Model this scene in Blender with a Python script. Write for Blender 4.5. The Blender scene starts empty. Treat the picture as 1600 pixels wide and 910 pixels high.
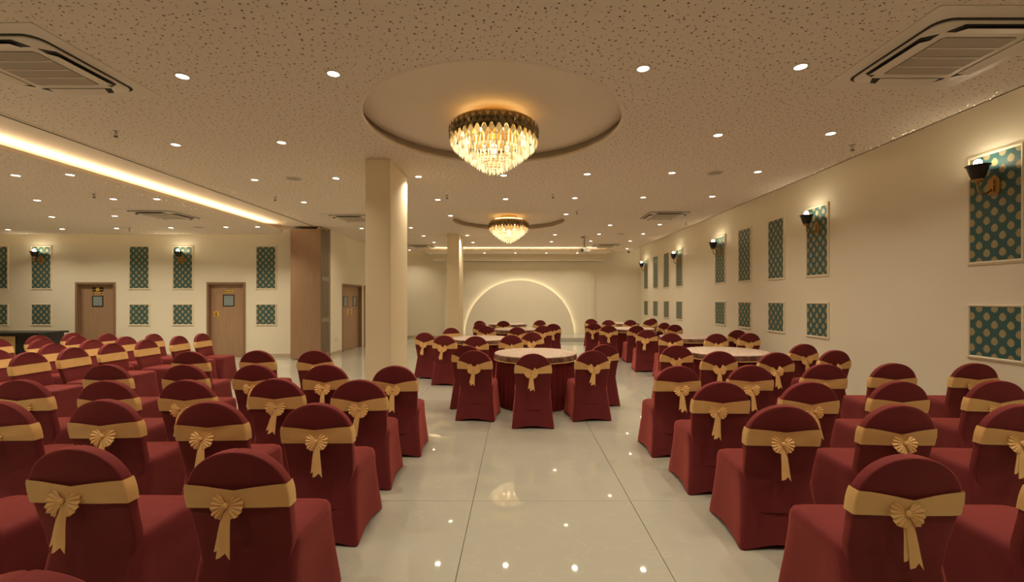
import bpy, bmesh, math, random
from mathutils import Vector, Matrix, noise
random.seed(7)
PI = math.pi
sc = bpy.context.scene
C = bpy.context.collection

# ------------------------------------------------------------------ camera, world, exposure
CH = 1.54                      # camera height
F = 711.0                      # focal length in pixels of the 1600 px wide frame
VX, VY = 808.0, 467.5          # vanishing point of the room's depth axis
cam_d = bpy.data.cameras.new('camera'); cam = bpy.data.objects.new('camera', cam_d); C.objects.link(cam)
cam_d.sensor_width = 36.0; cam_d.lens = F/1600*36
cam_d.shift_x = -(VX-800)/1600; cam_d.shift_y = (VY-455)/1600
cam_d.clip_start = 0.05
cam.location = (0, 0, CH); cam.rotation_euler = (PI/2, 0, 0)
sc.camera = cam
w = bpy.data.worlds.new('world'); sc.world = w; w.use_nodes = True
w.node_tree.nodes['Background'].inputs[0].default_value = (1, .85, .65, 1)
w.node_tree.nodes['Background'].inputs[1].default_value = 0.0
sc.view_settings.view_transform = 'Standard'; sc.view_settings.look = 'None'
sc.view_settings.gamma = 1.0; sc.view_settings.use_curve_mapping = False
sc.view_settings.exposure = 0.0
sc.cycles.max_bounces = 10; sc.cycles.diffuse_bounces = 6; sc.cycles.glossy_bounces = 4
sc.cycles.sample_clamp_indirect = 4.0
sc.cycles.use_denoising = True
LAMP = (1.0, .845, .62)         # colour of the warm downlights
S_DOWN = 14.0                  # glow of a downlight lens
W_DOWN = 8.6                  # watts of a downlight
SPREAD = 125.0                 # its beam angle
S_COVE = 6.0
S_SCONCE = 60.0
S_CHAND = 1.6

CEIL = CH+1.85                 # main ceiling
LCEIL = CH+1.68                # dropped ceiling over the left bay
TOP = CEIL+.26                 # slab above
WR, YB, YF = 4.9, 18.1, -9.0   # right wall, back wall, wall behind the camera
XL, YL, XS = -14.5, 12.1, -5.05  # far left wall, wall with the doors, side wall
def px(x, y, c):               # a point of a horizontal plane c above the camera
    d = F*c/(VY-y); return ((x-VX)*d/F, d)

# ------------------------------------------------------------------ materials
def mat(name, col, rough=.6, metal=0., emit=None, strength=0., spec=.5, sheen=0., coat=0.):
    m = bpy.data.materials.new(name); m.use_nodes = True
    b = m.node_tree.nodes['Principled BSDF']
    b.inputs['Base Color'].default_value = (*col, 1); b.inputs['Roughness'].default_value = rough
    b.inputs['Metallic'].default_value = metal; b.inputs['Specular IOR Level'].default_value = spec
    if sheen:
        b.inputs['Sheen Weight'].default_value = sheen; b.inputs['Sheen Roughness'].default_value = .5
        b.inputs['Sheen Tint'].default_value = (min(1, col[0]*2.5), col[1]*2.5, col[2]*2.5, 1)
    if coat: b.inputs['Coat Weight'].default_value = coat
    if emit:
        b.inputs['Emission Color'].default_value = (*emit, 1); b.inputs['Emission Strength'].default_value = strength
    return m
class N:                        # terse node building
    def __init__(s, m): s.t = m.node_tree; s.b = s.t.nodes['Principled BSDF']
    def n(s, typ, **k):
        o = s.t.nodes.new(typ)
        for a, v in k.items():
            if a == 'ins':
                for i, x in v.items():
                    if isinstance(x, bpy.types.NodeSocket): s.t.links.new(x, o.inputs[i])
                    else: o.inputs[i].default_value = x
            else: setattr(o, a, v)
        return o
    def math(s, op, a, b=0., c=0.):
        return s.n('ShaderNodeMath', operation=op, ins={0: a, 1: b, 2: c}).outputs[0]
    def mix(s, f, a, b):
        o = s.n('ShaderNodeMix', data_type='RGBA')
        for i, x in ((0, f), (6, a), (7, b)):
            if isinstance(x, bpy.types.NodeSocket): s.t.links.new(x, o.inputs[i])
            else: o.inputs[i].default_value = x if i == 0 else (*x, 1)
        return o.outputs[2]
    def color(s, x): s.t.links.new(x, s.b.inputs['Base Color'])
    def noise(s, vec, scale, detail=3, rough=.5):
        return s.n('ShaderNodeTexNoise', ins={'Vector': vec, 'Scale': scale, 'Detail': detail, 'Roughness': rough}).outputs[0]
    def obj(s): return s.n('ShaderNodeTexCoord').outputs['Object']
    def bump(s, h, strength=.3, dist=.01):
        o = s.n('ShaderNodeBump', ins={'Height': h, 'Strength': strength, 'Distance': dist})
        s.t.links.new(o.outputs[0], s.b.inputs['Normal'])
    def ramp(s, x, lo, hi): return s.n('ShaderNodeMapRange', ins={0: x, 1: lo, 2: hi}).outputs[0]

M = {}
def wall_mat(name, col):
    m = mat(name, col, .75); k = N(m)
    nz = k.noise(k.obj(), 1.3, 4)
    k.color(k.mix(nz, tuple(c*.96 for c in col), tuple(min(1, c*1.03) for c in col)))
    return m
M['wall'] = wall_mat('cream_wall_paint', (.82, .765, .63))
M['column'] = wall_mat('cream_column_paint', (.90, .79, .56))
M['plain'] = wall_mat('plain_ceiling_board', (.80, .70, .57))
M['arch'] = wall_mat('pale_arch_paint', (.80, .75, .62))
M['base'] = mat('beige_baseboard', (.52, .44, .31), .4)
M['trim'] = mat('ivory_trim', (.82, .74, .58), .45)
def perf_mat():
    m = mat('perforated_ceiling_board', (.62, .53, .43), .8); k = N(m)
    v = k.obj(); nz = k.noise(v, .6, 2)
    base = k.mix(nz, (.75, .655, .545), (.80, .70, .58))
    masks = []
    for scale, r in ((12.2, .0076), (15.5, .0048)):
        off = k.n('ShaderNodeMapping', ins={'Vector': v, 'Location': (scale*.37, scale*.11, 0), 'Rotation': (0, 0, scale)}).outputs[0]
        vo = k.n('ShaderNodeTexVoronoi', voronoi_dimensions='2D', ins={'Vector': off, 'Scale': scale, 'Randomness': .8})
        rr = k.math('MULTIPLY_ADD', k.n('ShaderNodeSeparateColor', ins={0: vo.outputs['Color']}).outputs[0], r*scale*.5, r*scale*.65)
        masks.append(k.n('ShaderNodeMapRange', ins={0: k.math('DIVIDE', vo.outputs['Distance'], rr), 1: .8, 2: 1.1, 3: 1., 4: 0.}).outputs[0])
    mk = k.math('MAXIMUM', masks[0], masks[1])
    o = k.n('ShaderNodeMix', data_type='RGBA'); k.t.links.new(mk, o.inputs[0]); k.t.links.new(base, o.inputs[6]); o.inputs[7].default_value = (.13, .09, .06, 1)
    k.color(o.outputs[2]); k.bump(k.math('SUBTRACT', 1., mk), .6, .01)
    return m
M['perf'] = perf_mat()
def tile_mat():
    m = mat('polished_ivory_tile', (.62, .57, .47), .03, spec=.55); k = N(m)
    v = k.n('ShaderNodeNewGeometry').outputs['Position']
    big = k.noise(v, .7, 3); w1 = k.noise(v, 1.6, 6, .62)
    vein = k.ramp(k.math('ABSOLUTE', k.math('SUBTRACT', w1, .5)), .012, 0.)
    base = k.mix(big, (.45, .44, .375), (.50, .49, .42))
    o = k.n('ShaderNodeMix', data_type='RGBA'); k.t.links.new(k.math('MULTIPLY', vein, .22), o.inputs[0]); k.t.links.new(base, o.inputs[6]); o.inputs[7].default_value = (.62, .59, .51, 1)
    k.color(o.outputs[2]); return m
M['tile'] = tile_mat()
M['grout'] = mat('dark_grout', (.10, .075, .05), .8)
def cloth_mat(name, col, rough, sheen, sc_=350., var=.12):
    m = mat(name, col, rough, sheen=sheen, spec=.25); k = N(m)
    v = k.obj(); nz = k.noise(v, 9., 3)
    k.color(k.mix(nz, tuple(c*(1-var) for c in col), tuple(c*(1+var) for c in col)))
    k.bump(k.math('ADD', k.math('MULTIPLY', k.noise(v, sc_, 1), .25), k.noise(v, 14., 3)), .12, .012)
    return m
M['maroon'] = cloth_mat('maroon_stretch_fabric', (.145, .018, .021), .8, 1.)
for nd in (M['maroon'].node_tree.nodes['Principled BSDF'],):
    nd.inputs['Sheen Roughness'].default_value = .42; nd.inputs['Sheen Tint'].default_value = (.75, .17, .14, 1)
M['skirt'] = cloth_mat('maroon_table_skirt', (.15, .014, .015), .7, .15)
M['gold'] = cloth_mat('gold_satin_ribbon', (.80, .49, .20), .42, .15, 260., .12)
def top_mat():
    m = mat('cream_brocade_tablecloth', (.60, .47, .38), .35, spec=.6); k = N(m)
    v = k.obj(); nz = k.noise(v, 22., 4); n2 = k.ramp(nz, .42, .6)
    k.color(k.mix(n2, (.52, .37, .31), (.66, .54, .44))); k.bump(nz, .3, .01); return m
M['cloth'] = top_mat()
def band_mat():
    m = mat('brown_satin_overlay', (.16, .07, .045), .28, spec=.7); k = N(m)
    v = k.obj(); nz = k.noise(v, 14., 4)
    k.color(k.mix(k.ramp(nz, .4, .65), (.11, .035, .028), (.27, .15, .09))); k.bump(nz, .4, .01); return m
M['band'] = band_mat()
def wood_mat(name, a, b):
    m = mat(name, a, .5); k = N(m)
    v = k.n('ShaderNodeMapping', ins={'Vector': k.obj(), 'Scale': (26., 26., 1.1)}).outputs[0]
    k.color(k.mix(k.ramp(k.noise(v, 1.6, 5, .6), .3, .7), a, b)); return m
M['wood'] = wood_mat('brown_laminate', (.32, .195, .115), (.39, .245, .15))
M['wood2'] = wood_mat('door_laminate', (.34, .21, .125), (.41, .265, .165))
M['frame'] = wood_mat('door_frame_laminate', (.25, .15, .085), (.29, .18, .105))
M['tan'] = wood_mat('tan_panel', (.62, .40, .17), (.70, .47, .21))
M['black'] = mat('black_lacquer', (.012, .011, .010), .4)
M['blackmetal'] = mat('black_metal', (.02, .018, .015), .45, .2)
M['brass'] = mat('antique_brass', (.42, .26, .09), .38, .85)
M['goldplate'] = mat('gold_sign_plate', (.80, .52, .10), .4, .3)
M['goldmetal'] = mat('polished_gold', (.85, .58, .22), .22, .95)
M['alu'] = mat('grey_aluminium_edge', (.23, .21, .17), .45, .5)
M['steel'] = mat('bright_steel', (.62, .60, .54), .3, .8)
M['white'] = mat('white_plastic', (.74, .66, .55), .45)
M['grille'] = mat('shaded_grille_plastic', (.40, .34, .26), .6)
M['dark'] = mat('dark_slot', (.02, .017, .014), .7)
M['glass'] = mat('grey_vision_glass', (.26, .32, .33), .12, spec=.7)
M['proj'] = mat('projector_plastic', (.50, .47, .42), .4)
M['speaker'] = mat('speaker_mesh', (.42, .35, .27), .7)
M['down'] = mat('downlight_lens', (1, 1, 1), .5, emit=LAMP, strength=S_DOWN)
M['cove'] = mat('cove_led_strip', (1, 1, 1), .5, emit=(1., .78, .46), strength=S_COVE*.5)
M['cove2'] = mat('bright_cove_led_strip', (1, 1, 1), .5, emit=(1., .82, .54), strength=S_COVE*2.2)
M['halo'] = mat('arch_halo_led', (1, 1, 1), .5, emit=(1., .84, .55), strength=S_COVE*.7)
M['cove3'] = mat('wall_cove_led', (1, 1, 1), .5, emit=(1., .80, .48), strength=S_COVE*2.2)
M['leak'] = mat('glowing_hole_dots', (1, 1, 1), .5, emit=(1., .82, .5), strength=3.)
M['bulb'] = mat('sconce_bulb', (1, 1, 1), .5, emit=(1., .83, .55), strength=S_SCONCE)
M['cbulb'] = mat('chandelier_bulb', (1, 1, 1), .5, emit=(1., .80, .45), strength=S_CHAND*4)
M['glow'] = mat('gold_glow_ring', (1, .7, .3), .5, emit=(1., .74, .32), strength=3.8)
def crystal_mat(name, base, emit, lo, hi, rough=.08):  # sparkle is put in as uneven emission of the crystals themselves
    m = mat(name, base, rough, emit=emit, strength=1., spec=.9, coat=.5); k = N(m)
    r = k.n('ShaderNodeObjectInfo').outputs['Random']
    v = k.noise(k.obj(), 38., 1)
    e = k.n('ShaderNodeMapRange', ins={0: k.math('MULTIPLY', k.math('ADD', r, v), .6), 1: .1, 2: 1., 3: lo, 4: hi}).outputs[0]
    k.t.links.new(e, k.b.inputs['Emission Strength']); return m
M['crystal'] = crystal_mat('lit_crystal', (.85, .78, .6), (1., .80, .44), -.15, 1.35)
M['leaf1'] = mat('smoky_crystal', (.30, .23, .12), .14, .9, spec=.9)
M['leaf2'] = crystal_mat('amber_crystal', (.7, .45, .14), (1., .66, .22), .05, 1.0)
def fabric_mat():
    m = mat('teal_damask', (.05, .13, .13), .5, spec=.4); k = N(m)
    sep = k.n('ShaderNodeSeparateXYZ', ins={0: k.obj()})
    U, V = .155, .168
    def lattice(off):
        du = k.math('MULTIPLY', k.math('SUBTRACT', k.math('FRACT', k.math('ADD', k.math('DIVIDE', sep.outputs[0], U), 10+off)), .5), U/.034)
        dv = k.math('MULTIPLY', k.math('SUBTRACT', k.math('FRACT', k.math('ADD', k.math('DIVIDE', sep.outputs[2], V), 10+off)), .5), V/.041)
        wd = k.math('ADD', 1., k.math('MULTIPLY', k.math('MAXIMUM', dv, 0.), .35))     # pointed top
        du2 = k.math('MULTIPLY', du, wd)
        r = k.math('SQRT', k.math('ADD', k.math('MULTIPLY', du2, du2), k.math('MULTIPLY', dv, dv)))
        th = k.math('ARCTAN2', dv, du)
        return k.math('ADD', r, k.math('MULTIPLY', k.math('COSINE', k.math('MULTIPLY', th, 9.)), .07))
    r = k.math('MINIMUM', lattice(0.), lattice(.5))
    mask = k.ramp(r, 1.05, .95)
    ring = k.ramp(k.math('ABSOLUTE', k.math('SUBTRACT', r, .72)), .10, .04)
    core = k.ramp(k.math('ABSOLUTE', k.math('SUBTRACT', r, .28)), .10, .04)
    dark = k.math('MULTIPLY', k.math('MAXIMUM', ring, core), .45)
    gold = k.mix(dark, (.40, .33, .17), (.06, .12, .11))
    teal = k.mix(k.noise(k.obj(), 120., 2), (.030, .095, .10), (.045, .13, .135))
    o = k.n('ShaderNodeMix', data_type='RGBA'); k.t.links.new(mask, o.inputs[0]); k.t.links.new(teal, o.inputs[6]); k.t.links.new(gold, o.inputs[7])
    k.color(o.outputs[2]); k.bump(mask, .25, .002); return m
M['fabric'] = fabric_mat()

# ------------------------------------------------------------------ mesh helpers
class MB:
    def __init__(s): s.v = []; s.f = []; s.sm = False
    def add(s, vs, fs):
        o = len(s.v); s.v += [tuple(p) for p in vs]; s.f += [tuple(i+o for i in f) for f in fs]; return s
    def box(s, x0, x1, y0, y1, z0, z1):
        return s.add([(x0,y0,z0),(x1,y0,z0),(x1,y1,z0),(x0,y1,z0),(x0,y0,z1),(x1,y0,z1),(x1,y1,z1),(x0,y1,z1)],
                     [(0,3,2,1),(4,5,6,7),(0,1,5,4),(1,2,6,5),(2,3,7,6),(3,0,4,7)])
    def loft(s, rings, cap0=True, cap1=True, closed=True):
        n = len(rings[0]); vs = [p for r in rings for p in r]; fs = []
        for i in range(len(rings)-1):
            for j in range(n if closed else n-1):
                a = i*n+j; b = i*n+(j+1) % n
                fs.append((a, b, b+n, a+n))
        if cap0: fs.append(tuple(reversed(range(n))))
        if cap1: fs.append(tuple(range((len(rings)-1)*n, len(rings)*n)))
        return s.add(vs, fs)
    def lathe(s, prof, n=24, cx=0, cy=0, cap0=True, cap1=True):
        rings = [[(cx+r*math.cos(2*PI*j/n), cy+r*math.sin(2*PI*j/n), z) for j in range(n)] for r, z in prof]
        return s.loft(rings, cap0, cap1)
    def tube(s, pts, r, n=8):
        pts = [Vector(p) for p in pts]; rings = []
        for i, p in enumerate(pts):
            d = (pts[min(i+1, len(pts)-1)]-pts[max(i-1, 0)]).normalized()
            u = d.cross(Vector((0, 0, 1)));
            if u.length < 1e-3: u = d.cross(Vector((1, 0, 0)))
            u.normalize(); v = d.cross(u)
            rr = r[i] if isinstance(r, (list, tuple)) else r
            rings.append([p+u*(rr*math.cos(2*PI*j/n))+v*(rr*math.sin(2*PI*j/n)) for j in range(n)])
        return s.loft(rings)
    def torus(s, R, r, z=0, n=48, k=8, cx=0, cy=0):
        vs = []; fs = []
        for i in range(n):
            a = 2*PI*i/n
            for j in range(k):
                b = 2*PI*j/k; q = R+r*math.cos(b); vs.append((cx+q*math.cos(a), cy+q*math.sin(a), z+r*math.sin(b)))
        for i in range(n):
            for j in range(k): fs.append((i*k+j, ((i+1) % n)*k+j, ((i+1) % n)*k+(j+1) % k, i*k+(j+1) % k))
        return s.add(vs, fs)
    def mesh(s, name, m, smooth=False):
        me = bpy.data.meshes.new(name); me.from_pydata(s.v, [], s.f)
        bm = bmesh.new(); bm.from_mesh(me); bmesh.ops.recalc_face_normals(bm, faces=bm.faces); bm.to_mesh(me); bm.free()
        me.materials.append(M[m])
        if smooth:
            me.polygons.foreach_set('use_smooth', [True]*len(me.polygons))
            if smooth is not True: me.set_sharp_from_angle(angle=math.radians(smooth))
        return me
    def build(s, name, m, parent=None, smooth=False):
        return link(name, s.mesh(name, m, smooth), parent)
def link(name, data, parent=None, loc=None, rot=None):
    o = bpy.data.objects.new(name, data); C.objects.link(o)
    if parent: o.parent = parent
    if loc: o.location = loc
    if rot: o.rotation_euler = rot
    return o
def box(*a): return MB().box(*a)
def bevel(o, wdt=.004, seg=2):
    b = o.modifiers.new('bevel', 'BEVEL'); b.width = wdt; b.segments = seg; b.limit_method = 'ANGLE'; return o
def thing(name, label, cat, loc=(0, 0, 0), rz=0., group=None):
    o = bpy.data.objects.new(name, None); C.objects.link(o); o.location = loc; o.rotation_euler = (0, 0, rz)
    o.empty_display_size = .1
    return tag(o, label, cat, group)
def tag(o, label, cat, group=None, kind=None):
    o['label'] = label; o['category'] = cat
    if group: o['group'] = group
    if kind: o['kind'] = kind
    return o
def struct(o, label=None):
    o['kind'] = 'structure'
    if label: o['label'] = label
    return o
def sempty(name, label, loc, rz=0.):
    o = bpy.data.objects.new(name, None); C.objects.link(o); o.location = loc; o.rotation_euler = (0, 0, rz); return struct(o, label)

# ------------------------------------------------------------------ floor: slab and its tiles
fl = struct(box(XL-.2, WR+.2, YF-.2, YB+.2, -.12, -.006).build('floor', 'grout'), 'polished ivory tile floor with thin dark joints')
TW, TL, GAP = 1.2, 1.785, .004
tile_cache = {}
def tile_mesh(a, b):
    k = (round(a, 3), round(b, 3))
    if k not in tile_cache:
        e = .0012
        m = MB(); m.loft([[(-a, -b, -.007), (a, -b, -.007), (a, b, -.007), (-a, b, -.007)],
                          [(-a, -b, -e), (a, -b, -e), (a, b, -e), (-a, b, -e)],
                          [(-a+e, -b+e, 0), (a-e, -b+e, 0), (a-e, b-e, 0), (-a+e, b-e, 0)]])
        tile_cache[k] = m.mesh('tile', 'tile')
    return tile_cache[k]
i0 = math.floor((XL+.337)/TW); i1 = math.ceil((WR+.337)/TW); j0 = math.floor((YF-3.47)/TL); j1 = math.ceil((YB-3.47)/TL)
for i in range(i0, i1):
    for j in range(j0, j1):
        x0, x1 = max(-.337+i*TW, XL), min(-.337+(i+1)*TW, WR); y0, y1 = max(3.47+j*TL, YF), min(3.47+(j+1)*TL, YB)
        if x1-x0 < .02 or y1-y0 < .02: continue
        if x1 < XS-.2 and y0 > YL: continue
        link('tile', tile_mesh((x1-x0-GAP)/2, (y1-y0-GAP)/2), fl, ((x0+x1)/2, (y0+y1)/2, 0))

# ------------------------------------------------------------------ walls
T = .2
struct(box(WR, WR+T, YF-T, YB+T, 0, TOP).build('wall_right', 'wall'), 'long cream right wall')
struct(box(XS, WR, YB, YB+T, 0, TOP).build('wall_back', 'wall'), 'cream back wall behind the stage')
struct(box(XL, WR, YF-T, YF, 0, TOP).build('wall_front', 'wall'), 'cream wall closing the hall')
struct(box(XL-T, XL, YF-T, YL+T, 0, TOP).build('wall_left', 'wall'), 'cream end wall of the side bay')
D1 = (-11.74, -10.67); D2 = (-8.25, -7.22); DH = 1.985
m = MB()
xs = [XL, D1[0], D1[1], D2[0], D2[1], XS]
for a, b in ((xs[0], xs[1]), (xs[2], xs[3]), (xs[4], xs[5])): m.box(a, b, YL, YL+T, 0, TOP)
for a, b in (D1, D2): m.box(a, b, YL, YL+T, DH, TOP)
struct(m.build('wall_bay', 'wall'), 'cream wall with two brown doors')
D3 = (13.12, 14.78); D4 = (14.98, 16.4)
m = MB(); ys = [YL+T, D3[0], D3[1], D4[0], D4[1], YB]
for a, b in ((ys[0], ys[1]), (ys[2], ys[3]), (ys[4], ys[5])): m.box(XS-T, XS, a, b, 0, TOP)
for a, b in (D3, D4): m.box(XS-T, XS, a, b, DH, TOP)
struct(m.build('wall_side', 'wall'), 'cream side wall with a double door beyond the folded partition')
BH = .085
struct(bevel(box(WR-.012, WR, YF, YB, 0, BH).build('baseboard_right', 'base')))
struct(bevel(box(XS, WR, YB-.012, YB, 0, BH).build('baseboard_back', 'base')))
m = MB()
for a, b in ((xs[0], xs[1]-.05), (xs[2]+.05, xs[3]-.05), (xs[4]+.05, xs[5])): m.box(a, b, YL-.012, YL, 0, BH)
struct(m.build('baseboard_bay', 'base'))
m = MB()
for a, b in ((ys[0]-T, ys[1]-.05), (ys[4]+.05, ys[5])): m.box(XS, XS+.012, a, b, 0, BH)
struct(m.build('baseboard_side', 'base'))
struct(box(XL-T, WR+T, YF-T, YB+T, TOP, TOP+.15).build('ceiling_slab', 'plain'), 'plain slab above the dropped ceilings')

# ------------------------------------------------------------------ main perforated ceiling with two round recesses
RING = [(-.247, 4.87), (-.20, 10.9)]; RR = 1.33; RDEP = .125
XE0, XE1, YE = -5.13, 4.40, 17.6
def holed(x0, x1, y0, y1, z, circles, r, n=96):
    bm = bmesh.new()
    def loop(pts):
        vs = [bm.verts.new((x, y, z)) for x, y in pts]
        for i in range(len(vs)): bm.edges.new((vs[i], vs[(i+1) % len(vs)]))
    loop([(x0, y0), (x1, y0), (x1, y1), (x0, y1)])
    for cx, cy in circles: loop([(cx+r*math.cos(2*PI*i/n), cy+r*math.sin(2*PI*i/n)) for i in range(n)])
    bmesh.ops.triangle_fill(bm, edges=bm.edges[:], use_beauty=True)
    me = bpy.data.meshes.new('ceiling'); bm.to_mesh(me); bm.free()
    return me
me = holed(XE0, XE1, YF, YE, CEIL, RING, RR+.035); me.materials.append(M['perf'])
ceil = struct(link('ceiling', me), 'perforated dropped ceiling with two round recesses')
# edge of the dropped ceiling and its backing (closed above so that cove light stays in the cove)
m = MB(); m.box(XE1-.02, XE1, YF, YE, CEIL, CEIL+.06); m.box(XE0, XE1, YE-.02, YE, CEIL, CEIL+.06)
e = m.build('ceiling_edge', 'plain', ceil)
for cx, cy in RING:
    m = MB(); n = 96
    prof = [(RR+.036, CEIL-.001), (RR+.012, CEIL-.006), (RR, CEIL+.004), (RR+.004, CEIL+.03), (RR+.03, CEIL+.03)]
    m.lathe(prof, n, cx, cy, False, False)
    m.build('recess_rim', 'plain', ceil, 40)
    MB().lathe([(RR+.05, CEIL+RDEP), (RR+.05, CEIL+RDEP+.01)], n, cx, cy).build('recess_panel', 'plain', ceil)
    MB().lathe([(RR+.03, CEIL+.012), (RR+.13, CEIL+.012), (RR+.13, CEIL+.24), (.01, CEIL+.24)], n, cx, cy, False, False).build('recess_shade_liner', 'plain', ceil)  # added liner that keeps the gap around the panel in dim shade
# band with the partition track
XT = -5.18
struct(box(XT-1.5, XE0-.0, YF, YL, CEIL-.001, CEIL+.02).build('ceiling_band', 'plain'), 'plain ceiling band beside the partition track')
tk = MB().box(XT-.012, XT+.012, YF, 11.55, CEIL-.004, CEIL-.0005)
tag(tk.build('partition_track', 'dark'), 'thin black partition track running along the ceiling', 'track')
struct(box(XE0-.012, XE0+.004, YF, YL+.3, CEIL-.008, CEIL+.02).build('trim_1', 'trim'))
# dropped ceiling over the left bay, with a rounded corner towards the partition
XLE, YLE, RC = -5.78, 11.8, .75
pts = [(XL, YF), (XLE, YF), (XLE, YLE-RC)]+[(XLE-RC+RC*math.cos(a), YLE-RC+RC*math.sin(a)) for a in [PI/2*i/14 for i in range(1, 15)]]+[(XL, YLE)]
n = len(pts)
lc = MB().loft([[(x, y, LCEIL) for x, y in pts], [(x, y, LCEIL+.045) for x, y in pts]])
lceil = struct(lc.build('ceiling_bay', 'perf'), 'lower perforated ceiling over the side bay')
m = MB()
edge = pts[1:]
m.loft([[(x+.004*(1 if i < 3 else 0), y, LCEIL-.004) for i, (x, y) in enumerate(edge)], [(x+.004, y, LCEIL+.05) for x, y in edge]], False, False, closed=False)
m.build('ceiling_fascia', 'plain', lceil)
def led(name, label, b, m_='cove'):
    return tag(b.build(name, m_), label, 'light strip')
led('led_strip', 'bright warm cove light running along the lowered side bay ceiling', box(XLE-.20, XLE-.12, YF, YLE-RC, LCEIL+.05, LCEIL+.062), 'cove2')
struct(box(XLE-.62, XLE-.6, YF, YLE-.3, LCEIL+.045, CEIL).build('trim_2', 'plain'))
led('led_strip', 'dim cove light above the long wall with sconces', box(XE1-.10, XE1-.05, YF, YE, CEIL+.012, CEIL+.022))
led('led_strip', 'cove light over the wall with two single doors', box(XL, XLE-RC, YLE-.16, YLE-.11, LCEIL+.046, LCEIL+.052), 'cove3')
led('led_strip', 'cove light over the double door wall', box(XE0+.30, XE0+.35, YL+.3, YE, CEIL+.012, CEIL+.022), 'cove3')

# ------------------------------------------------------------------ columns
for nm, x0, x1, y0, y1, lab in (('column', -2.0, -1.668, 5.99, 6.92, 'tall cream rectangular column standing beside the chairs'),
                                ('column', -1.99, -1.655, 12.96, 13.95, 'cream rectangular column farther back near the stage')):
    o = bevel(box(x0, x1, y0, y1, 0, CEIL).build(nm, 'column'), .012, 3); struct(o, lab)

# ------------------------------------------------------------------ stage end
st = MB().box(-2.75, 2.95, 16.45, YB-.03, 0, .14)
o = bevel(st.build('stage_platform', 'tile'), .01); tag(o, 'low ivory stage platform in front of the arch', 'stage')
ar = thing('arch_backdrop', 'large semicircular backlit arch panel on the stage wall', 'arch', (.09, 17.93, .14))
n = 64; R = 2.14
MB().loft([[(R*math.cos(PI*i/n), y, R*math.sin(PI*i/n)) for i in range(n+1)] for y in (-.06, -.005)]).build('panel', 'arch', ar)
m = MB(); R2 = R-.03
m.loft([[(r*math.cos(PI*i/n), y, r*math.sin(PI*i/n)) for i in range(n+1)] for r, y in ((R2, .0), (R2+.02, .0), (R2+.02, .02), (R2, .02))], False, False, closed=False)
m.build('halo_light', 'halo', ar)
def rail(m, x0, x1, z0, z1, wd, y):
    m.box(x0, x1, y-.018, y, z1-wd, z1); m.box(x0, x0+wd, y-.018, y, z0, z1-wd); m.box(x1-wd, x1, y-.018, y, z0, z1-wd)
struct(box(-2.9, 3.08, 18.03, 18.1, .14, CEIL-.35).build('wall_stage', 'wall'), 'plain feature wall behind the arch')
m = MB(); rail(m, -2.86, 3.0, .14, CH+1.17, .07, 18.03); struct(m.build('trim_3', 'trim'))
cn = thing('stage_canopy', 'flat cream canopy with a lit front edge above the stage', 'canopy', (0, 0, 0))
zs = CH+1.725
bevel(box(-3.42, 3.42, 16.25, 17.95, zs, zs+.04).build('soffit_board', 'plain', cn))
m = MB(); m.box(-3.25, 3.42, 17.50, 17.95, CH+1.50, zs); m.box(-3.25, 3.42, 17.47, 17.95, CH+1.555, CH+1.60)
m.build('fascia', 'trim', cn)
box(-3.3, 3.3, 16.42, 16.47, zs+.045, zs+.055).build('light_strip', 'cove2', cn)
box(-3.4, 3.4, 16.85, 16.87, zs+.04, CEIL-.002).build('cove_back', 'plain', cn)

# ------------------------------------------------------------------ downlights
tm = MB().lathe([(.046, -.006), (.062, -.006), (.066, 0), (.046, 0.0)], 28, cap0=False, cap1=False).mesh('trim_ring', 'white', 30)
lm = MB().lathe([(.0, -.0035), (.046, -.0035), (.046, 0)], 28, cap0=False, cap1=False).mesh('lens', 'down')
def downlight(x, y, z, label, group, lamp=None):
    t = thing('downlight', label, 'downlight', (x, y, z), 0, group)
    link('trim_ring', tm, t); link('lens', lm, t); link('lamp', lamp or lamp_d, t, (0, 0, -.008))
lamp_d = bpy.data.lights.new('lamp', 'AREA'); lamp_d.shape = 'DISK'; lamp_d.size = .085
lamp_d.energy = W_DOWN; lamp_d.color = LAMP; lamp_d.spread = math.radians(SPREAD)
lamp_stage = lamp_d.copy(); lamp_stage.energy = W_DOWN*1.15
lamp_bay = lamp_d.copy(); lamp_bay.energy = W_DOWN*1.45
lamp_half = lamp_d.copy(); lamp_half.energy = W_DOWN*.55
ORD = ['first', 'second', 'third', 'fourth', 'fifth', 'sixth', 'seventh', 'eighth', 'ninth']
rows = [
 [(285,119),(521,115),(1005,107),(1251,104)],
 [(274.5,226),(440,222.5),(1122,211),(1298,208.5)],
 [(398,281),(525,278.5),(654,276),(787,274),(917.5,272),(1050,270),(1184,268.5)],
 [(475,316),(684,312),(790,311),(898,309.5),(1005,308.5),(1113,307)],
 [(704,337),(884.6,334.8)],
 [(565,357),(642,356),(953,352),(1031,351)],
 [(662,368.6),(730,368),(867,367),(936,366),(1005,365.4)],
 [(678,379),(739,379),(861.5,377.8),(923,377),(984.6,376.6)],
 [(640,391),(980,388.6)],
]
for ri, row in enumerate(rows):
    for ci, p in enumerate(row):
        x, y = px(p[0], p[1], 1.85)
        if x < XE0+.1: x = XE0+.2
        y = min(y, YE-.12)
        downlight(x, y, CEIL, f'round recessed downlight in main ceiling, {ORD[ri]} row from camera, {ORD[ci]} from left', 'downlights in the main ceiling', lamp_stage if ri >= 6 else None)
rows = [[(24.5,274),(109.5,273)], [(58,313),(177,311),(245,311)], [(81,339),(179.5,337.6)], [(12.6,359),(97,358),(182,357),(267,356),(353,355),(402.5,354.5)]]
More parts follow.
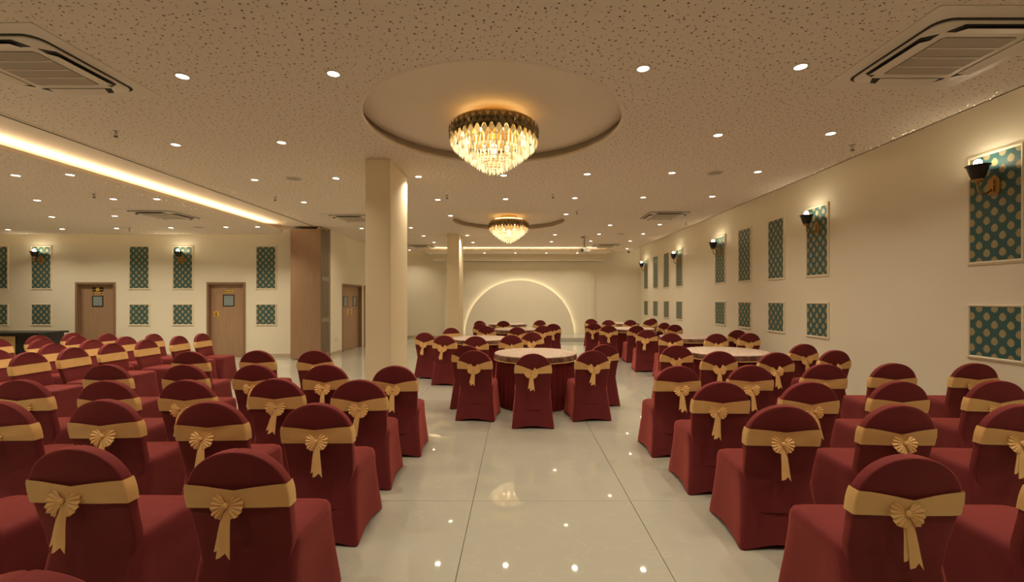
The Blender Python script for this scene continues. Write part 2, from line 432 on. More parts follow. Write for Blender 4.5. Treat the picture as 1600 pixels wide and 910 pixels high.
for ri, row in enumerate(rows):
    for ci, p in enumerate(row):
        x, y = px(p[0], p[1], 1.68)
        downlight(x, min(y, 11.3), LCEIL, f'round recessed downlight in lowered side ceiling, {ORD[ri]} row from camera, {ORD[ci]} from left', 'downlights in the side bay ceiling', lamp_bay)
k = 0
for y in (2.1, .5):      # unseen rows continuing the grid overhead, added to light the near chairs
    for x in (-4.2, -2.7, -1.2, .9, 2.4, 3.7):
        k += 1; downlight(x, y, CEIL, 'added round downlight continuing the grid overhead, out of view', 'downlights overhead', lamp_half if y < 1 else None)
for y in (5.4, 3.6, 1.8):  # unseen side bay rows, likewise added for their light
    for x in (-12.5, -10.4, -8.3, -6.6): downlight(x, y, LCEIL, 'round side bay downlight added for its light, out of view', 'side bay downlights overhead')
for i, x in enumerate((-1.6, -.5, .65, 1.85)):
    downlight(px(757+0, 397, 1.725)[0]*0+(757+48.3*i-VX)*17.0/F, 17.0, zs-.002, f'small downlight under the stage canopy, {ORD[i]} from left', 'downlights in the stage canopy', lamp_stage)

# ceiling speakers and sprinklers
sp = MB().lathe([(.0, -.012), (.10, -.010), (.115, -.006), (.12, 0)], 32, cap0=False, cap1=False).mesh('grille', 'speaker', 30)
spr = MB().lathe([(.10, -.008), (.125, -.008), (.13, 0)], 32, cap0=False, cap1=False).mesh('rim', 'white', 30)
for (x, y, c, lab) in ((459, 279, 1.85, 'round ceiling speaker on the column side of the main ceiling'), (1117, 270, 1.85, 'round ceiling speaker above the wall-side tables'),
                       (970.5, 365.5, 1.85, 'small-looking round ceiling speaker far back near projector'), (310, 355, 1.68, 'round speaker in the lowered side bay ceiling')):
    X, Y = px(x, y, c); t = thing('ceiling_speaker', lab, 'speaker', (X, min(Y, 11.2) if c < 1.8 else Y, CH+c)); link('grille', sp, t); link('rim', spr, t)
sk = [MB().lathe([(.035, 0), (.035, -.006), (.012, -.008), (.012, -.03)], 14).mesh('escutcheon', 'steel', 30),
      MB().tube([(-.012, 0, -.028), (-.016, 0, -.045), (0, 0, -.06), (.016, 0, -.045), (.012, 0, -.028)], .004, 6).mesh('frame_arm', 'blackmetal', True),
      MB().lathe([(.02, -.06), (.024, -.064), (.008, -.068)], 14).mesh('deflector', 'blackmetal', 30)]
for i, (x, y, c) in enumerate(((181, 205, 1.85), (430, 308, 1.85), (698.5, 305, 1.85), (864, 304, 1.85), (1332, 227, 1.85), (901.5, 330, 1.85), (147, 303, 1.68), (202, 357, 1.68), (1072, 347, 1.85))):
    X, Y = px(x, y, c)
    where = ['near the partition track, nearest', 'near the partition track, farther back', 'beside the rear chandelier, column side', 'beside the rear chandelier, projector side', 'by the sconce wall', 'in front of the projector', 'in the side bay ceiling, nearer', 'in the side bay ceiling, near the doors', 'by the sconce wall, far end'][i]
    t = thing('sprinkler', f'small dark fire sprinkler head {where}', 'sprinkler', (X, min(Y, 11.4) if c < 1.8 else Y, CH+c), 0, 'ceiling sprinklers')
    for nm, me in zip(('escutcheon', 'frame_arm', 'deflector'), sk): link(nm, me, t)
# glowing discs standing in for cove light through the holes along the ceiling edges
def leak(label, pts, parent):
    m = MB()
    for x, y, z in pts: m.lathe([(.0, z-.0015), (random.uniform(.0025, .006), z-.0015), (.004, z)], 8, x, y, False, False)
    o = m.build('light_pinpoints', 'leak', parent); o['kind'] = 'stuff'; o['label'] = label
leak('glowing dots standing in for light through the ceiling holes along the sconce wall', [(XE1-random.uniform(.02, .11), random.choice((4.3, 5.1, 5.9, 6.8, 7.9, 9.3, 11))+random.gauss(0, .28), CEIL) for _ in range(44)], ceil)
leak('glowing dots standing in for light through the holes along the lowered ceiling edge', [(XLE-random.uniform(.05, .3), random.choice((4.2, 5.2, 7, 7.6, 8.3, 10))+random.gauss(0, .3), LCEIL) for _ in range(44)], lceil)
leak('glowing dots standing in for light through the holes above the wall of doors', [(random.choice((-12.6, -11.6, -10.8, -9.6, -8.6))+random.gauss(0, .3), YLE-random.uniform(.03, .2), LCEIL) for _ in range(44)], lceil)
leak('glowing dots standing in for light through the holes beside the partition track', [(XE0+random.uniform(.05, .3), random.choice((7.5, 7.8, 9.8, 10.2))+random.gauss(0, .2), CEIL) for _ in range(18)], ceil)

# ------------------------------------------------------------------ cassette air conditioners
def rrect(a, b, r, n=6):
    o = []
    for cx, cy, a0 in ((a-r, b-r, 0), (-a+r, b-r, PI/2), (-a+r, -b+r, PI), (a-r, -b+r, 3*PI/2)):
        for i in range(n+1):
            t = a0+PI/2*i/n; o.append((cx+r*math.cos(t), cy+r*math.sin(t)))
    return o
def ring_at(a, r, z): return [(x, y, z) for x, y in rrect(a, a, r)]
ac = {}
ac['cover_plate'] = MB().loft([ring_at(.56, .02, 0), ring_at(.56, .02, -.006), ring_at(.44, .09, -.006), ring_at(.44, .09, 0)], False, False).mesh('cover_plate', 'white', 30)
ac['body'] = MB().loft([ring_at(.425, .10, 0), ring_at(.425, .10, -.02), ring_at(.405, .09, -.03), ring_at(.27, .04, -.034), ring_at(.265, .04, -.026)], True, True).mesh('body', 'white', 30)
ac['air_slot'] = MB().loft([ring_at(.442, .10, -.0065), ring_at(.436, .10, -.012), ring_at(.426, .10, -.012), ring_at(.424, .10, -.006)], False, False).mesh('air_slot', 'dark')
m = MB()
m.box(-.255, .255, -.255, .255, -.035, -.026)
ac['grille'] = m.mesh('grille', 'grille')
ac['grille_bar'] = MB().box(-.255, .255, -.006, .006, -.039, -.035).mesh('grille_bar', 'white')
ac['slot'] = MB().loft([[(-.30, .325, -.030), (.30, .325, -.030), (.25, .408, -.026), (-.25, .408, -.026)], [(-.30, .325, -.0355), (.30, .325, -.0355), (.25, .408, -.0355), (-.25, .408, -.0355)]]).mesh('louver_slot', 'dark')
ac['flap'] = MB().loft([[(-.235, .320, -.040), (.245, .320, -.040), (.225, .398, -.056), (-.225, .398, -.056)], [(-.235, .320, -.036), (.245, .320, -.036), (.225, .398, -.052), (-.225, .398, -.052)]]).mesh('louver', 'white')
for x, y, z, lab in ((3.22, 3.42, CEIL, 'ceiling cassette air conditioner overhead on the sconce wall side'),
                     (-3.80, 3.60, CEIL, 'ceiling cassette air conditioner overhead near the partition track'),
                     (-7.00, 9.05, LCEIL, 'cassette air conditioner in the lowered side bay ceiling'),
                     (-3.72, 10.4, CEIL, 'cassette air conditioner half hidden behind the near column'),
                     (3.25, 10.05, CEIL, 'cassette air conditioner above the middle wall-side tables'),
                     (3.05, 15.7, CEIL, 'far cassette air conditioner beside the projector'),
                     (-3.35, 15.9, CEIL, 'far cassette air conditioner behind the columns')):
    t = thing('air_conditioner', lab, 'air conditioner', (x, y, z), 0, 'ceiling cassette air conditioners')
    link('cover_plate', ac['cover_plate'], t); link('body', ac['body'], t); link('air_slot', ac['air_slot'], t)
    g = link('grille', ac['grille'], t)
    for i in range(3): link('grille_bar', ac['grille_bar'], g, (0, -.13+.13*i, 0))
    for q in range(4):
        f = link('louver', ac['flap'], t, None, (0, 0, q*PI/2)); link('louver_slot', ac['slot'], f)

# ------------------------------------------------------------------ chandeliers
def crystal_mesh(L, r, name, m, n=6):
    return MB().loft([[(q*math.cos(2*PI*j/n), q*math.sin(2*PI*j/n), z) for j in range(n)] for q, z in ((r*.3, 0), (r, -L*.12), (r, -L*.75), (r*.1, -L))]).mesh(name, m)
def leaf_mesh(L, wd, name, m):
    vs = [(0, 0, L/2), (-wd/2, 0, L*.05), (0, -.012, 0), (wd/2, 0, L*.05), (0, 0, -L/2), (0, .008, 0)]
    return MB().add(vs, [(0, 1, 2), (0, 2, 3), (4, 2, 1), (4, 3, 2), (0, 5, 1), (0, 3, 5), (4, 1, 5), (4, 5, 3)]).mesh(name, m)
TIERS = [(.43, 1.700, .115, 64), (.372, 1.648, .115, 56), (.312, 1.595, .11, 46), (.248, 1.542, .105, 36), (.184, 1.492, .10, 26), (.12, 1.446, .09, 16), (.055, 1.40, .075, 7)]
lf1 = leaf_mesh(.12, .072, 'leaf_crystal', 'leaf1'); lf2 = leaf_mesh(.10, .066, 'amber_leaf', 'leaf2')
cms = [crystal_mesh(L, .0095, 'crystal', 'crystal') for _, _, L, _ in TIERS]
def chandelier(cx, cy, lab, single):
    t = thing('chandelier', lab, 'chandelier', (cx, cy, CH+1.85+RDEP))
    zz = lambda c: c-1.85-RDEP
    MB().lathe([(.20, 0), (.20, -.07), (.40, -.115), (.445, -.12), (.445, -.135), (.44, -.14), (.44, -.25), (.43, -.25), (.425, -.13), (.30, -.125)], 48, cap0=True, cap1=True).build('frame', 'goldmetal', t, 30)
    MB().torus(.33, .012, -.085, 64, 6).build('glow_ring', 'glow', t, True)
    for r, c, L, n in TIERS[1:]: MB().torus(r, .006, zz(c), 48, 6).build('tier_ring', 'goldmetal', t, True)
    for i in range(8):
        a = 2*PI*(i+.5)/8; MB().lathe([(.004, -.22), (.022, -.235), (.028, -.26), (.02, -.285), (.004, -.295)], 10, .34*math.cos(a), .34*math.sin(a)).build('bulb', 'cbulb', t, True)
    MB().lathe([(.004, -.30), (.03, -.33), (.04, -.38), (.03, -.43), (.004, -.46)], 12).build('bulb', 'cbulb', t, True)
    for row, (r, c, n, me, tilt) in enumerate(((.472, 1.775, 40, lf1, .12), (.468, 1.722, 40, lf1, .1), (.458, 1.668, 40, lf2, .05))):
        for i in range(n):
            a = 2*PI*(i+.5*(row % 2))/n
            o = link(me.name.split('.')[0], me, t, (r*math.cos(a), r*math.sin(a), zz(c)), (tilt, 0, a+PI/2))
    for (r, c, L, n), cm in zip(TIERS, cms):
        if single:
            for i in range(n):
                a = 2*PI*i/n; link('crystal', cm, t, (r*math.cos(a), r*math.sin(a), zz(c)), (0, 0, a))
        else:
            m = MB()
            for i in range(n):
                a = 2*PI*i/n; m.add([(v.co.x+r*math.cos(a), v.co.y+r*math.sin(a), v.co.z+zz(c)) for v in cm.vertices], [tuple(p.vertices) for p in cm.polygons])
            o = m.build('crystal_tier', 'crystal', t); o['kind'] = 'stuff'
chandelier(*RING[0], 'large tiered crystal chandelier in the nearer round recess', True)
chandelier(*RING[1], 'farther crystal chandelier with an inverted cone of glowing drops', False)

# ------------------------------------------------------------------ wall panels and sconces
PW = .5
def panel_meshes(h):
    fab = MB().box(-PW/2, PW/2, -.012, -.001, 0, h).mesh('fabric', 'fabric')
    wd = .034; prof = ((0, 0), (0, -.016), (.010, -.024), (.020, -.024), (.026, -.016), (.034, -.016), (.034, 0))
    def strip(L):                       # moulding along +x, profile outwards in +z
        return MB().loft([[(x0-(-1 if x0 < 0 else 1)*-p[0] if False else x0+(p[0] if x0 > 0 else -p[0]), p[1], p[0]) for p in prof] for x0 in (-L/2, L/2)]).mesh('molding', 'trim')
    return fab, strip(PW), strip(h)
tall = panel_meshes(1.10); low = panel_meshes(.52)
def wall_panel(kind, x, y, z, rz, lab):
    fab, mx, mh = tall if kind == 'tall' else low
    h = 1.10 if kind == 'tall' else .52
    t = thing('wall_panel', lab, 'wall panel', (x, y, z), rz, 'teal damask wall panels')
    link('fabric', fab, t)
    link('molding', mx, t, (0, 0, h)); link('molding', mx, t, (0, 0, 0), (0, PI, 0))
    link('molding', mh, t, (PW/2, 0, h/2), (0, PI/2, 0)); link('molding', mh, t, (-PW/2, 0, h/2), (0, -PI/2, 0))
# sconce, local: wall at y=0, room towards -y, origin at the backplate centre
sco = {}
sco['backplate'] = MB().loft([[(x, y, z) for x, z in ((-.05, -.09), (.05, -.09), (.062, -.06), (.062, .05), (.045, .085), (0, .10), (-.045, .085), (-.062, .05), (-.062, -.06))] for y in (0, -.012)]+[[(x*.8, -.022, z*.85) for x, z in ((-.05, -.09), (.05, -.09), (.062, -.06), (.062, .05), (.045, .085), (0, .10), (-.045, .085), (-.062, .05), (-.062, -.06))]]).mesh('backplate', 'brass')
sco['rosette'] = MB().box(-.022, .022, -.034, -.02, -.055, .055).box(-.035, .035, -.030, -.02, .0, .02).mesh('rosette', 'brass')
sco['arm'] = MB().tube([(0, -.02, -.03), (0, -.07, -.075), (0, -.12, -.085), (0, -.16, -.06), (0, -.17, -.01), (0, -.17, .045)], .010, 8).mesh('arm', 'brass', True)
sco['holder'] = MB().lathe([(.012, .03), (.045, .045), (.05, .06), (.04, .07)], 20, 0, -.17).mesh('holder', 'brass', True)
sco['cup'] = MB().lathe([(.045, .065), (.062, .10), (.088, .195), (.100, .202), (.100, .208), (.084, .208), (.056, .105), (.02, .08)], 28, 0, -.17, True, False).mesh('cup', 'blackmetal', 35)
sco['bulb'] = MB().lathe([(.012, .09), (.03, .13), (.034, .20), (.032, .245), (.02, .265), (.004, .272)], 16, 0, -.17).mesh('bulb', 'bulb', True)
def sconce(x, y, z, rz, lab):
    t = thing('wall_sconce', lab, 'sconce', (x, y, z), rz, 'wall sconces')
    for nm, me in sco.items():
        link(nm, me, t)
PY = [4.66, 7.42, 8.60, 9.78, 10.96, 13.72, 14.90, 16.08, 17.26]
for i, y in enumerate(PY):
    for kind, z, hw in (('tall', 1.935, 'tall'), ('low', .938, 'small square')):
        wh = f'{ORD[i]} from camera along the sconce wall'
        wall_panel(kind, WR, y, z, -PI/2, f'{hw} teal damask wall panel in cream frame, {wh}')
for j, i in enumerate((0, 1, 4, 5, 8)):
    sconce(WR-.012, PY[i], 2.70, -PI/2, f'lit black and brass wall sconce, {ORD[j]} from camera on the long wall')
LX = [((x-VX)*YL/F) for x in (-2.5, 65, 218, 286, 416)]
lname = ['at the picture edge', 'above the counter end', 'just right of the signboard door', 'just left of the push door', 'beside the wooden partition']
for i, x in enumerate(LX):
    wall_panel('tall', x, YL, 1.825, 0, f'tall teal damask panel on the door wall, {lname[i]}')
    wall_panel('low', x, YL, .865, 0, f'small square teal damask panel on the door wall, {lname[i]}')
sconce(LX[1], YL-.012, 2.58, 0, 'lit sconce on the door wall above the dark counter')
sconce(LX[3], YL-.012, 2.58, 0, 'lit sconce on the door wall between the two doors')

# ------------------------------------------------------------------ doors
def signs(leaf, items):
    for nm, x0, x1, z0, z1, m_, y in items: box(x0, x1, y-.004, y, z0, z1).build(nm, m_, leaf)
def door(name, lab, loc, rz, wd, style):
    t = sempty(name, lab, loc, rz); a = wd/2; fw = .055
    m = MB(); m.box(-a, -a+fw, -.02, .16, 0, DH); m.box(a-fw, a, -.02, .16, 0, DH); m.box(-a+fw, a-fw, -.02, .16, DH-fw, DH)
    bevel(m.build('door_frame', 'frame', t), .004)
    m = MB()
    yl = .09
    if style == 'single':
        L = box(-a+fw+.003, a-fw-.003, yl, yl+.04, .008, DH-fw-.003).build('door_leaf', 'wood2', t)
        leaves = [(L, 0., wd-2*fw)]
    else:
        g = .003; leaves = []
        for s in (-1, 1):
            x0, x1 = ((-a+fw+.003, -g) if s < 0 else (g, a-fw-.003))
            L = box(x0, x1, yl, yl+.04, .008, DH-fw-.003).build('door_leaf', 'wood2', t); leaves.append((L, (x0+x1)/2, x1-x0))
    return t, leaves, yl
def vision(L, cx, cz, wv, hv, yl):
    m = MB(); b = .02
    m.box(cx-wv/2-b, cx+wv/2+b, yl-.012, yl, cz+hv/2, cz+hv/2+b); m.box(cx-wv/2-b, cx+wv/2+b, yl-.012, yl, cz-hv/2-b, cz-hv/2)
    m.box(cx-wv/2-b, cx-wv/2, yl-.012, yl, cz-hv/2, cz+hv/2); m.box(cx+wv/2, cx+wv/2+b, yl-.012, yl, cz-hv/2, cz+hv/2)
    m.build('window_bead', 'black', L); box(cx-wv/2, cx+wv/2, yl-.005, yl-.001, cz-hv/2, cz+hv/2).build('window_pane', 'glass', L)
def zpx(y, d=YL): return CH-(y-VY)*d/F
t, lv, yl = door('door_1', 'brown door with a dark sign board above its small window', ((D1[0]+D1[1])/2, YL, 0), 0, D1[1]-D1[0], 'single')
L = lv[0][0]
xo = lambda x, c: (x-VX)*(YL+.09)/F-c
c1 = (D1[0]+D1[1])/2; vision(L, xo(153, c1), zpx(471), .25, .25, yl)
x = xo(153, c1)
signs(L, [('sign_board', x-.145, x+.145, zpx(455.8), zpx(449), 'black', yl), ('sign_emblem', x-.045, x+.045, zpx(455), zpx(449.6), 'goldplate', yl-.005),
          ('sign_mark', x-.12, x-.065, zpx(453.2), zpx(452.2), 'goldplate', yl-.005), ('sign_mark', x+.065, x+.12, zpx(453.2), zpx(452.2), 'goldplate', yl-.005),
          ('sign_board', x-.145, x+.145, zpx(459.6), zpx(456.6), 'goldplate', yl), ('sign_mark', x-.125, x-.085, zpx(459.2), zpx(457.4), 'black', yl-.005),
          ('sign_mark', x+.085, x+.125, zpx(459.2), zpx(457.4), 'black', yl-.005), ('sign_mark', x-.06, x+.06, zpx(458.4), zpx(457.9), 'black', yl-.005)])
t, lv, yl = door('door_2', 'brown door with gold name plate and square gold push plate', ((D2[0]+D2[1])/2, YL, 0), 0, D2[1]-D2[0], 'single')
L = lv[0][0]; c2 = (D2[0]+D2[1])/2; x = xo(357.5, c2)
vision(L, x, zpx(470), .26, .27, yl)
signs(L, [('name_plate', x-.12, x+.12, zpx(457.5), zpx(453.5), 'goldplate', yl), ('plate_mark', x-.105, x-.055, zpx(456.2), zpx(454.9), 'black', yl-.005), ('plate_mark', x-.04, x+.1, zpx(455.8), zpx(455.2), 'black', yl-.005)])
x = xo(338, c2)
signs(L, [('push_plate', x-.07, x+.07, zpx(495.6), zpx(487), 'goldplate', yl), ('plate_mark', x-.012, x+.008, zpx(492.2), zpx(489), 'black', yl-.005), ('plate_mark', x-.006, x+.02, zpx(489.9), zpx(489), 'black', yl-.005), ('plate_mark', x-.035, x+.035, zpx(494.1), zpx(493.2), 'black', yl-.005)])
t, lv, yl = door('door_3', 'brown double door with two small windows and gold plates', (XS, (D3[0]+D3[1])/2, 0), PI/2, D3[1]-D3[0], 'double')
for i, (L, cx, wv) in enumerate(lv):
    vision(L, cx+.05, 1.47, .26, .28, yl)
    q = cx+(.24 if i == 0 else -.24)
    for zz in (1.20, 1.10):
        m = MB(); m.add([(q+.055*math.cos(2*PI*j/14), yl-.004, zz+.045*math.sin(2*PI*j/14)) for j in range(14)]+[(q+.055*math.cos(2*PI*j/14), yl, zz+.045*math.sin(2*PI*j/14)) for j in range(14)], [tuple(range(14))]+[(j, (j+1) % 14, 14+(j+1) % 14, 14+j) for j in range(14)])
        m.build('gold_plate', 'goldplate', L)
t, lv, yl = door('door_4', 'second brown door beyond the double door, mostly hidden by the column', (XS, (D4[0]+D4[1])/2, 0), PI/2, D4[1]-D4[0], 'single')
# socket plate and cameras
t = thing('wall_socket', 'cream wall socket plate beside the double door', 'socket', (XS, 12.72, .42), PI/2)
bevel(box(-.075, .075, -.008, 0, -.045, .045).build('plate', 'white', t), .003); 
for s in (-1, 0, 1): box(-.05+.05*(s+1)-.012, -.05+.05*(s+1)+.012, -.011, -.008, -.02, .02).build('switch', 'trim', t)
def cctv(x, y, z, rz, lab):
    t = thing('security_camera', lab, 'camera', (x, y, z), rz)
    MB().lathe([(.03, 0), (.03, -.012)], 16).build('mount', 'white', t); MB().tube([(0, 0, -.01), (0, -.02, -.04)], .008).build('bracket', 'white', t)
    MB().tube([(0, .02, -.05), (0, -.02, -.052), (0, -.07, -.055)], [.026, .032, .03], 14).build('housing', 'black', t, 40)
    MB().tube([(0, -.068, -.055), (0, -.076, -.0555)], .022, 14).build('lens', 'glass', t)
cctv(4.25, 17.4, CEIL, .6, 'small black security camera in the corner by the last sconce')
cctv(-5.85, 11.95, CEIL-.002, .5, 'small dark security camera beside the wooden partition')
# ------------------------------------------------------------------ folded partition
pt = thing('folding_partition', 'folded stack of brown wooden partition panels by the door wall', 'partition', (-5.355, 11.52, 0))
hx = .385; top = CEIL-.075
for i in range(5):
    y = .105*i
    p = bevel(box(-hx, hx-.004, y, y+.085, .02, top).build('partition_panel', 'wood', pt), .003)
    box(hx-.004, hx+.002, y+.012, y+.073, .02, top).build('edge_profile', 'alu', p)
    for z in (1.0, 2.06, .1):
        if 0 < i: box(hx+.002, hx+.010, y-.012, y+.014, z-.05, z+.05).build('hinge', 'steel', p)
    MB().tube([(hx-.06, y+.042, top), (hx-.06, y+.042, CEIL-.004)], .014, 8).build('hanger', 'steel', p)
    box(hx-.10, hx-.005, y+.02, y+.06, top, top+.035).build('roller_block', 'steel' if i % 2 else 'brass', p)
struct(bevel(box(XS-.02, XS+.05, YL+.0, YL+.09, 0, CEIL).build('trim_4', 'frame')), 'brown jamb post of the partition')

# ------------------------------------------------------------------ counter
ct = thing('bar_counter', 'black counter with tan front panels beside the door wall', 'counter', (-11.75, 10.25, 0))
bevel(box(-1.02, 1.02, -.05, .65, .742, .785).build('counter_top', 'black', ct))
bevel(box(-.95, .95, .03, .6, .0, .742).build('body', 'black', ct))
for a, b in ((-.88, -.2), (-.12, .42)): bevel(box(a, b, .005, .03, .12, .70).build('front_panel', 'tan', ct))

# ------------------------------------------------------------------ projector
X, Y = px(913, 369.5, 1.85)
pj = thing('projector', 'grey projector on a ceiling pole in front of the stage', 'projector', (X, Y, CEIL))
MB().lathe([(.09, 0), (.09, -.012), (.04, -.02)], 20).build('ceiling_plate', 'steel', pj)
MB().tube([(0, 0, -.01), (0, 0, -.33)], .026, 12).build('pole', 'proj', pj, 40)
bevel(box(-.155, .155, -.10, .14, -.47, -.38).build('body', 'proj', pj), .015, 3)
MB().tube([(-.07, -.09, -.42), (-.07, -.125, -.42)], [.038, .034], 16).build('lens', 'dark', pj, 40)
for s in (-1, 1): MB().tube([(0, 0, -.32), (s*.08, s*.04, -.345), (s*.13, s*.08, -.385)], .010, 6).build('bracket_arm', 'blackmetal', pj)
MB().tube([(0, 0, -.03), (-.06, 0, -.035), (-.11, 0, -.03)], .012, 6).build('cable', 'black', pj)

# ------------------------------------------------------------------ chairs
def superpt(a, yr, yf, rc, t):      # rounded rectangle, perimeter parameter t in 0..1, starts at the middle of the rear
    pass
def rr_ring(a, yr, yf, rr, rf, nseg=8, nc=5):
    """rounded rectangle ring: list of (x, y, u) with u in 0..1 along each straight side (hem lift), equal counts per ring"""
    o = []
    def arc(cx, cy, r, a0):
        for i in range(nc+1):
            t = a0+PI/2*i/nc; o.append((cx+r*math.cos(t), cy+r*math.sin(t), 0.))
    def line(p, q):
        for i in range(1, nseg):
            t = i/nseg; o.append((p[0]+(q[0]-p[0])*t, p[1]+(q[1]-p[1])*t, math.sin(PI*t)))
    arc(a-rf, yf-rf, rf, 0); line((a-rf, yf), (-a+rf, yf))
    arc(-a+rf, yf-rf, rf, PI/2); line((-a, yf-rf), (-a, yr+rr))
    arc(-a+rr, yr+rr, rr, PI); line((-a+rr, yr), (a-rr, yr))
    arc(a-rr, yr+rr, rr, 1.5*PI); line((a, yr+rr), (a, yf-rf))
    return o
def seat_cover():
    rings = []
    #        z     a     yrear  yfront rr   rf   hem  pinch
    prof = [(.004, .252, -.272, .268, .020, .020, .030, .012),
            (.06,  .247, -.264, .263, .022, .022, .012, .012),
            (.16,  .236, -.247, .253, .026, .028, .0, .012),
            (.28,  .224, -.228, .243, .032, .036, .0, .009),
            (.365, .2185, -.214, .240, .040, .046, .0, .004),
            (.405, .219, -.206, .243, .046, .055, .0, .0),
            (.438, .217, -.198, .243, .050, .062, .0, .0),
            (.458, .210, -.190, .236, .050, .064, .0, .0),
            (.468, .194, -.176, .220, .050, .064, .0, .0),
            (.471, .165, -.155, .190, .050, .060, .0, .0),
            (.473, .08, -.07, .10, .03, .03, .0, .0)]
    for z, a, yr, yf, rr, rf, hem, pin in prof:
        pts = rr_ring(a, yr, yf, rr, rf)
        cy = (yr+yf)/2; r = []
        for x, y, u in pts:
            k = 1-pin*u/.25
            r.append((x*k, cy+(y-cy)*k, z+hem*u))
        rings.append(r)
    return MB().loft(rings, False, True).mesh('seat_cover', 'maroon', True)
BZ = .895
LOWB = [(.20, -.2375), (.22, -.2365), (.30, -.2262), (.36, -.2195), (.42, -.2175), (.48, -.2224)]
def back_y(z):
    if z < .48:                          # below the seat the rear face runs into the skirt
        for (a, p), (b, q) in zip(LOWB, LOWB[1:]):
            if z <= b: return p+(q-p)*(z-a)/(b-a)+.027+.006
    t = (z-.40)/(BZ-.40); return -.165-.115*t-.012*math.sin(PI*max(0, min(1, t)))
def back_w(z):
    z0 = .690
    if z <= z0: t = max(0, (z-.42)/(z0-.42)); return .204+.014*t-max(0, .44-z)*.22
    return .218*math.sqrt(max(0., 1-((z-z0)/(BZ-z0))**2.15))
TH = .027
def back_section(z, wd, th, n=3):
    """slab section with crisp rounded corners, counter clockwise seen from above; front is +y"""
    o = []; yc = back_y(z); r = min(.009, wd*.9); k = 10
    def arc(cx, cy, a0):
        for i in range(n+1): t = a0+PI/2*i/n; o.append((cx+r*math.cos(t), cy+r*math.sin(t)))
    arc(wd-r, yc-th+r, -PI/2); o.append((wd, yc)); arc(wd-r, yc+th-r, 0)
    for i in range(1, k): u = i/k; o.append(((wd-r)*(1-2*u), yc+th-.006*math.sin(PI*u)))
    arc(-wd+r, yc+th-r, PI/2); o.append((-wd, yc)); arc(-wd+r, yc-th+r, PI)
    for i in range(1, k): u = i/k; o.append(((wd-r)*(2*u-1), yc-th-.006*math.sin(PI*u)))
    return o
def backrest():
    rings = []
    zs_ = [.22, .26, .30, .33, .36, .39, .42, .45, .48, .54, .60, .66, .69]+[.690+(BZ-.690)*math.sin(PI/2*i/14) for i in range(1, 14)]+[BZ-.0008]
    for z in zs_:
        th = TH
        rings.append([(x, y, z) for x, y in back_section(z, max(back_w(z), .012), th)])
    return MB().loft(rings, True, True).mesh('backrest', 'maroon', 50)
def sash(dip, seed, zt=.752, zb=.644):
    rnd = random.Random(seed)
    cols = len(back_section(.7, .2, .03)); rings = []
    sgn = [rnd.uniform(-1, 1) for _ in range(6)]
    for k in range(7):
        f = k/6; r = []
        for j in range(cols):
            zz = zb+(zt-zb)*f
            base = back_section(zz, back_w(zz)+.006, TH+.0055)
            x, y = base[j]
            yc = back_y(zz)
            if y < yc-.012:                                   # rear: the band is gathered towards the bow
                g = max(0., 1-abs(x)/.20)**1.3
                ztop = zt-dip*g; zbot = zb+(.006-.35*dip)*g*.6+.004*g
                z2 = zbot+(ztop-zbot)*f
                x2, y2 = back_section(z2, back_w(z2)+.006, TH+.0055)[j]
                fold = .0065*g*math.cos(f*PI*5+sgn[k % 6])+.0028*math.sin(f*9+x*30+sgn[0]*3)*(1-g)
                r.append((x2, y2-abs(fold)-.006*g, z2))
            else: r.append((x, y, zz))
        rings.append(r)
    return MB().loft(rings, False, False).mesh('sash', 'gold', True)
def bow(seed, full):
    rnd = random.Random(seed); m = MB()
    for s in (-1, 1):                                    # two pleated fans
        n = 13; R = .074*full
        a0, a1 = (-1.25, .95)
        inner = []; mid = []; outer = []
        for i in range(n+1):
            t = i/n; a = a0+(a1-a0)*t
            pl = .0042*(1 if i % 2 else -1)
            rr = R*(.86+.14*math.sin(PI*t))*(1+rnd.uniform(-.05, .05))
            ca, sa = math.cos(a)*s, math.sin(a)
            inner.append((.004*ca, -.012, .004*sa)); mid.append((rr*.55*ca, -.020+pl*.6, rr*.55*sa)); outer.append((rr*ca, -.014+pl*1.3, rr*sa))
        m.loft([inner, mid, outer], False, False, closed=False)
    fan = m.mesh('bow', 'gold', 50)
    knot = MB().lathe([(.002, -.013), (.009, -.010), (.0115, 0), (.009, .010), (.002, .013)], 10).mesh('knot', 'gold', True)
    def tail(x0, dx, L, w0, w1, yo):
        rows = []
        for i in range(9):
            t = i/8; wd = w0+(w1-w0)*t; cx = x0+dx*t; z = -.006-L*t; yy = yo-.004*math.sin(PI*t*1.5)
            rows.append([(cx-wd/2, yy, z), (cx-wd/6, yy-.005, z+(.0 if i < 8 else .006)), (cx+wd/6, yy-.002, z+(.0 if i < 8 else .022)), (cx+wd/2, yy+.003, z-(0 if i < 8 else .006))])
        b = MB().loft(rows, False, False, closed=False)
        return b.mesh('tail', 'gold', True)
    t1 = tail(.002, rnd.uniform(-.012, .006), .205, .030, .056, -.010)
    t2 = tail(-.004, rnd.uniform(-.03, -.015), .18, .022, .038, -.004)
    return fan, knot, t1, t2
ch_seat = seat_cover(); ch_back = backrest()
sash_flat = [sash(.022, 1), sash(.034, 2), sash(.016, 5)]; sash_vee = [sash(.085, 3, .766, .660), sash(.07, 4, .766, .660)]
bows = [bow(i, f) for i, f in ((1, 1.0), (2, 1.06), (3, .94))]
bows_small = [bow(i, f) for i, f in ((4, 1.1), (5, 1.18))]
rnd = random.Random(11)
